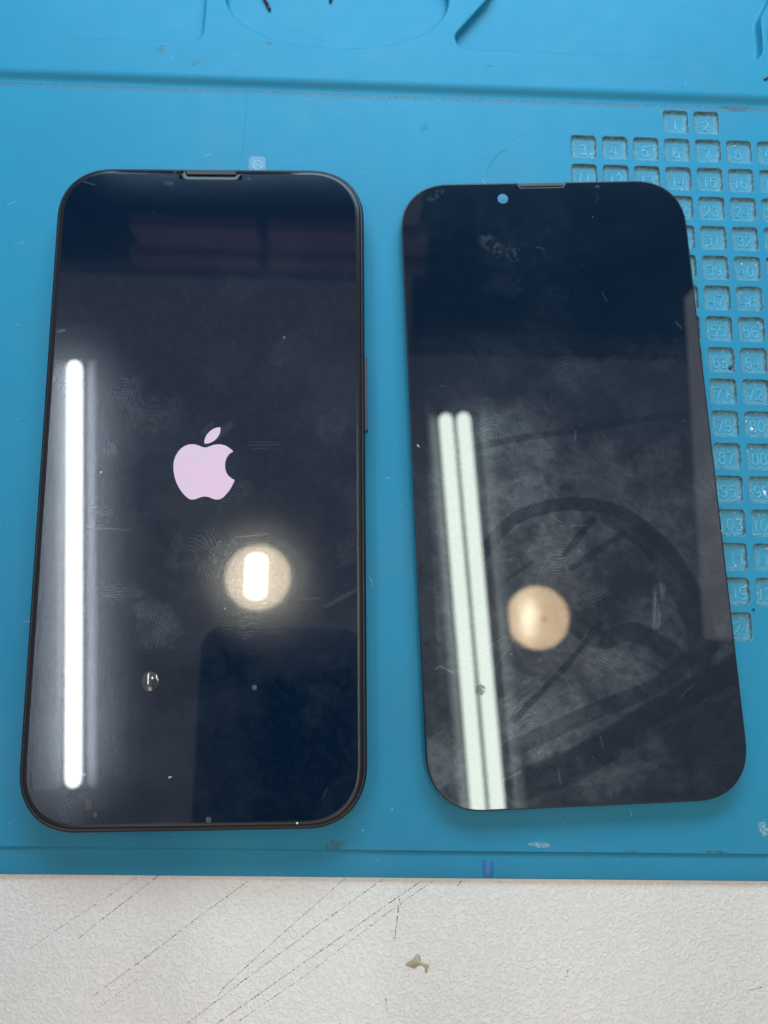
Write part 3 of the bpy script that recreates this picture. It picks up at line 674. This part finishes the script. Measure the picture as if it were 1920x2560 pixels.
# right: bare display panel lying on the mat
RW, RH = 75.5, 157.85; ZR = 4.0
pn = tag(empty('display_panel', (46.476*MM, 3.451*MM, 0), .05517), 'bare black phone display panel at right, smudged with fingerprints and a round camera hole', 'screen')
rp = loc2(pn, ZR); n0 = rp(1296, 458)[0]; n1 = rp(1411, 456)[0]
pg = glass(pn, 'display_glass', RW, RH, n0, n1, 1.35, ZR, 1.0, .35, M_GLASS_R, smudge_right)
P = rrect(RW - 2.6, RH - 2.6, R_C - 1.2, 12, e=2.25)
link('display_back', loops_mesh('display_back', [[(x, y, 1.4) for x, y in P], [(x, y, 3.0) for x, y in P]], cap_first=True), M_BLACK, pn)
V, Fc = [], []; box(V, Fc, n0 + .3, n1 - .3, RH/2 - 1.05, RH/2 - .05, 2.8, ZR - .12); me = mesh('speaker_mesh', V, Fc)
bmm = bmesh.new(); bmm.from_mesh(me); bmesh.ops.bevel(bmm, geom=bmm.edges[:], offset=.00015, segments=2, affect='EDGES'); bmm.to_mesh(me); bmm.free()
link('speaker_mesh', me, M_MESH2, pn)
for dx in (-28, 28):
    for dy in (-60, 55):
        V, Fc = [], []; box(V, Fc, dx - 3, dx + 3, dy - 5, dy + 5, .02, 1.42); link('foam_pad', mesh('foam_pad', V, Fc), M_BLACK, pn)
disc('camera_window', rp, 1257, 497, 1.4, 1.4, ZR + .004, M_WINDOW, pn, 36)
disc('sensor_spot', rp, 1494, 467, .75, .45, ZR + .004, simple('faint_spot', (.012, .014, .024), .4, 0, .15), pn)
pts = []
for _ in range(110):
    px, py = random.uniform(1060, 1820), random.uniform(490, 1980)
    if px > 1690 + (py - 500)*.1: continue
    v = at(px, py, ZR); pts.append((v[0], v[1], ZR))
specks('panel_dust', pts, .058, simple('panel_dust_grey', (.40, .46, .52), .5), 'fine pale dust specks on the right display panel', 'dust')
chip('crumb', 1046, 1115, ZR, 1.1, .55, -.9, simple('grey_flake', (.32, .34, .34), .6), 'grey flake near the left edge of the right display panel', th=.12)
def mat_smear():
    return mat_stain('dried_drop_grey', (.16, .14, .15), .85, 2600)
x, y = rp(1201, 1724); n = 20
me = mesh('dried_drop', [(x + 1.35*math.cos(2*math.pi*k/n)*random.uniform(.85, 1.1), y + 1.25*math.sin(2*math.pi*k/n)*random.uniform(.85, 1.1), ZR + .012) for k in range(n)], [tuple(range(n))])
link('dried_drop', me, mat_smear(), pn)

# ---------------------------------------------------------------- the room above, seen only mirrored in the two screens
M_TRAY = simple('white_enamel', (.78, .80, .80), .35)
M_STRIP = simple('greyed_enamel_strip', (.36, .38, .40), .5); M_HOUSE = simple('dark_grey_housing', (.035, .037, .042), .6)
def fixture(p0, p1, offs, rad, strength, col, wing, lab):
    """wing: ((inner, outer) at the left, (inner, outer) at the right) each as a pair for the far and the near end"""
    p0, p1 = np.array(p0), np.array(p1); d = p0 - p1; L = np.linalg.norm(d); a = math.atan2(d[1], d[0]); c = (p0 + p1)/2
    root = tag(empty('tube_light', c*MM, a - math.pi/2), lab, 'ceiling light')
    V, Fc = [], []; half = max(abs(o) for o in offs) + rad*.7; box(V, Fc, -half, half, -L/2 - 15, L/2 + 15, rad + 10, rad + 50); link('housing', mesh('housing', V, Fc), M_HOUSE, root)
    for sg, ((a0, a1), (b0, b1)) in zip((-1, 1), wing):       # a: far end, b: near end
        V = [(sg*b0, -L/2, 4), (sg*b1, -L/2, -12), (sg*a1, L/2, -12), (sg*a0, L/2, 4)]; V += [(x, y, z + 2) for x, y, z in V]
        Fc = [(0, 3, 2, 1), (4, 5, 6, 7), (0, 1, 5, 4), (1, 2, 6, 5), (2, 3, 7, 6), (3, 0, 4, 7)]; link('reflector_wing', mesh('reflector_wing', V, Fc), M_STRIP, root)
    m = emit('fluorescent_tube', col, strength)
    for y in offs:
        V, Fc = [], []
        xs = [-L/2, -L/2 + rad*.15, -L/2 + rad*.5, -L/2 + rad, L/2 - rad, L/2 - rad*.5, L/2 - rad*.15, L/2]; rs = [rad*.2, rad*.5, rad*.87, rad, rad, rad*.87, rad*.5, rad*.2]
        tube(V, Fc, [(y, x, 0) for x in xs], rs, 16); link('tube', mesh('tube', V, Fc, True), m, root)
    return root
ZH = 1450
def wid(px, py, z): return mir(px, py, z, ZH)[0] - mir(0, py, z, ZH)[0]
kA = wid(1, 1400, ZG); kB = wid(1, 1500, ZR)
pA0, pA1 = mir(187, 903, ZG, ZH), mir(183, 1968, ZG, ZH)
fixture(pA0, pA1, [0], 18*kA, 38, (.93, .98, 1.0), (((22*kA, 52*kA), (34*kA, 88*kA)), ((34*kA, 58*kA), (34*kA, 60*kA))), 'single bright fluorescent tube lamp overhead mirrored in the left phone')
qa, qb = mir(1135, 1033, ZR, ZH), mir(1231, 2160, ZR, ZH)
fixture(qa, qb, [-23.5*kB, 24*kB], 19*kB, 20, (.88, 1.0, .89), (((50*kB, 73*kB), (48*kB, 72*kB)), ((70*kB, 95*kB), (68*kB, 94*kB))), 'twin fluorescent tube lamp overhead mirrored in the right display panel')
def glow_disc(x0, sr, hot, k, tint):
    t = NT('warm_diffuser'); t.P(Base_Color=rgb(0, 0, 0)); t.inp(t.b, 'Specular IOR Level', 0.0); t.inp(t.b, 'Emission Color', rgb(1.0, .70, .42))
    tc = t.add('ShaderNodeTexCoord'); v = t.add('ShaderNodeVectorMath', operation='MULTIPLY', i_0=t.add('ShaderNodeVectorMath', operation='SUBTRACT', i_0=tc.outputs['Object'], i_1=(x0*MM, 0, 0)).outputs[0], i_1=(1/(26*k*MM), 1/(52*k*MM), 0)).outputs[0]
    l = t.add('ShaderNodeVectorMath', operation='LENGTH', i_0=v).outputs['Value']; g = t.math('EXPONENT', t.math('MULTIPLY', t.math('POWER', l, 2.0), -1.0))
    vr = t.math('MULTIPLY_ADD', t.noise(60, 3, .6), .5, .75); t.inp(t.b, 'Emission Strength', t.math('MULTIPLY', vr, t.math('MULTIPLY_ADD', g, hot, sr))); t.inp(t.b, 'Emission Color', t.mix(g, rgb(*tint), rgb(1.0, .90, .66)))
    return t.m
def downlight(px, py, z, rpx, coff, cw, ch, se, sr, hot, tint, lab):
    c = mir(px, py, z, ZH); r = mir(px + rpx, py, z, ZH)[0] - c[0]; k = r / rpx
    root = tag(empty('downlight', c*MM), lab, 'ceiling light')
    x0 = coff * k
    n = 40; ring = lambda rr, zz: [(rr*math.cos(2*math.pi*i/n), rr*math.sin(2*math.pi*i/n), zz) for i in range(n)]
    link('can', loops_mesh('can', [ring(r + 3, 0), ring(r + 3, 90), ring(r*.6, 90)]), M_TRAY, root)
    link('lit_diffuser', loops_mesh('lit_diffuser', [ring(r, 6), ring(r*.9, -2), ring(r*.6, -8), ring(r*.2, -10)]), glow_disc(x0, sr, hot, k, tint), root)
    if not se:
        link('socket', loops_mesh('socket', [[(x + 12*k, y - 4*k, -12) for x, y, z in ring(7*k, 0)], [(x*.6 + 12*k, y*.6 - 4*k, -14) for x, y, z in ring(7*k, 0)]]), emit('dim_socket', (1.0, .66, .40), sr*.72), root)
        return root
    V, Fc = [], []; w = cw*k/2; h = ch*k/2
    tube(V, Fc, [(x0, -h, -w - 8), (x0, -h + w*.4, -w - 8), (x0, h - w*.4, -w - 8), (x0, h, -w - 8)], [w*.55, w, w, w*.55], 14); link('bulb', mesh('bulb', V, Fc, True), emit('warm_bulb', (1.0, .93, .70), se), root)
    return root
downlight(645, 1444, ZG, 79, 0, 52, 108, 55, 10.5, 2, (1.0, .80, .56), 'round warm downlight overhead with a bright bulb mirrored in the left phone')
downlight(1345, 1544, ZR, 76, -26, 34, 92, 0, 12, 15, (1.0, .70, .40), 'round warm downlight overhead with a dim bulb mirrored in the right display panel')

# dark wall units beyond the bench (dark upper part of both screens)
M_CAB = simple('dark_navy_cabinet', (.010, .022, .045), .6); M_SHELF = simple('pinkish_shelf_board', (.55, .34, .36), .6)
YW = 1000
t0 = mir(700, 640, ZG, ZH); 
def zatwall(px, py, z):
    p = at(px, py, z); d = ray(px, py); s = (YW - p[1]) / d[1]; return z - d[2]*s, p[0] + d[0]*s
zt, _ = zatwall(700, 665, ZG)
xs_ = zatwall(930, 600, ZG)[1]
cab = empty('wall_cabinet', (0, YW*MM, 0)); tag(cab, 'dark low wall cabinet beyond the bench mirrored at the top of the left phone', 'cabinet')
V, Fc = [], []; box(V, Fc, -1600, xs_, 5, 320, -700, zt); link('carcass', mesh('carcass', V, Fc), M_CAB, cab)
for pa, pb in ((552, 604), (626, 655)):
    za, zb_ = zatwall(700, pa, ZG)[0], zatwall(700, pb, ZG)[0]; xa = zatwall(330, pa, ZG)[1]
    for x_0, x_1 in ((xa, zatwall(640, pa, ZG)[1]), (zatwall(670, pa, ZG)[1], zatwall(1075, pa, ZR)[1])):
        V, Fc = [], []; box(V, Fc, x_0, x_1, -25, 8, za, zb_); link('shelf', mesh('shelf', V, Fc), M_SHELF, cab)
zt2, _ = zatwall(1350, 800, ZR)
for q, (hh, cc) in enumerate(((70, .085), (150, .17), (240, .28))):  # added grey steps, fading the mirrored top edge of the cabinet
    V, Fc = [], []; box(V, Fc, -1600, xs_, 60 + 10*q, 310 - 10*q, zt + (0 if q == 0 else (70, 150)[q-1]), zt + hh); link('fade_step', mesh('fade_step', V, Fc), simple('fade_grey', (cc, cc*.97, cc*1.05), .8), cab)
cab2 = empty('wall_cabinet', (0, YW*MM, 0)); tag(cab2, 'dark tall wall cabinet beyond the bench mirrored at the top of the right panel', 'cabinet')
V, Fc = [], []; box(V, Fc, zatwall(1075, 600, ZR)[1], 1800, -40, 300, -700, zt2); link('carcass', mesh('carcass', V, Fc), M_CAB, cab2)
for q, (hh, cc) in enumerate(((110, .075), (240, .14), (420, .24))):  # same added steps, softening the tall cabinet's edge in the panel
    V, Fc = [], []; box(V, Fc, zatwall(1075, 600, ZR)[1], 1800, 20 + 10*q, 290 - 10*q, zt2 + (0 if q == 0 else (110, 240)[q-1]), zt2 + hh); link('fade_step', mesh('fade_step', V, Fc), simple('fade_dim', (cc, cc, cc*1.08), .8), cab2)
# pale wall pillar at the right, made to glow (pale strip along the right side of the panel)
a = mir(1712, 745, ZR, ZH); b = mir(1850, 1600, ZR, ZH)
V, Fc = [], []; box(V, Fc, a[0], a[0] + 30, b[1], a[1], 900, 1450)
wb = tag(link('glowing_pillar', mesh('glowing_pillar', V, Fc), emit('pillar_glow', (1.0, .95, .93), 1.15)), 'pale wall pillar with added glow right of the bench, mirrored as a grey strip in the panel', 'pillar')
# unseen fill panel added to warm the near mat and give table glints
pl = tag(empty('fill_panel', (0, -.84, 1.5)), 'wide warm flat fill panel added behind the bench, out of the picture', 'ceiling light')
V, Fc = [], []; box(V, Fc, -620, 620, -300, 300, 0, 12); link('diffuser', mesh('diffuser', V, Fc), emit('warm_fill', (1.0, .84, .70), 3.4), pl)
V, Fc = [], []; box(V, Fc, -632, 632, -312, 312, 12.5, 40); link('frame', mesh('frame', V, Fc), M_TRAY, pl)
# the photographer's own phone, dark above the bench
zc = CAM[2] + 5; c0 = mir(505, 1565, ZG, zc)
P = [(x + c0[0] + 38, y + c0[1] - 65) for x, y in rrect(76, 130, 11, 8)]
me = loops_mesh('camera_phone', [[(x, y, zc) for x, y in offset(P, .6)], [(x, y, zc + .8) for x, y in P], [(x, y, zc + 7.5) for x, y in P]], cap_first=True)
tag(link('camera_phone', me, simple('matt_black_case', (.010, .014, .020), .6)), 'matt black phone held above the bench, mirrored dark low in the left screen', 'phone')
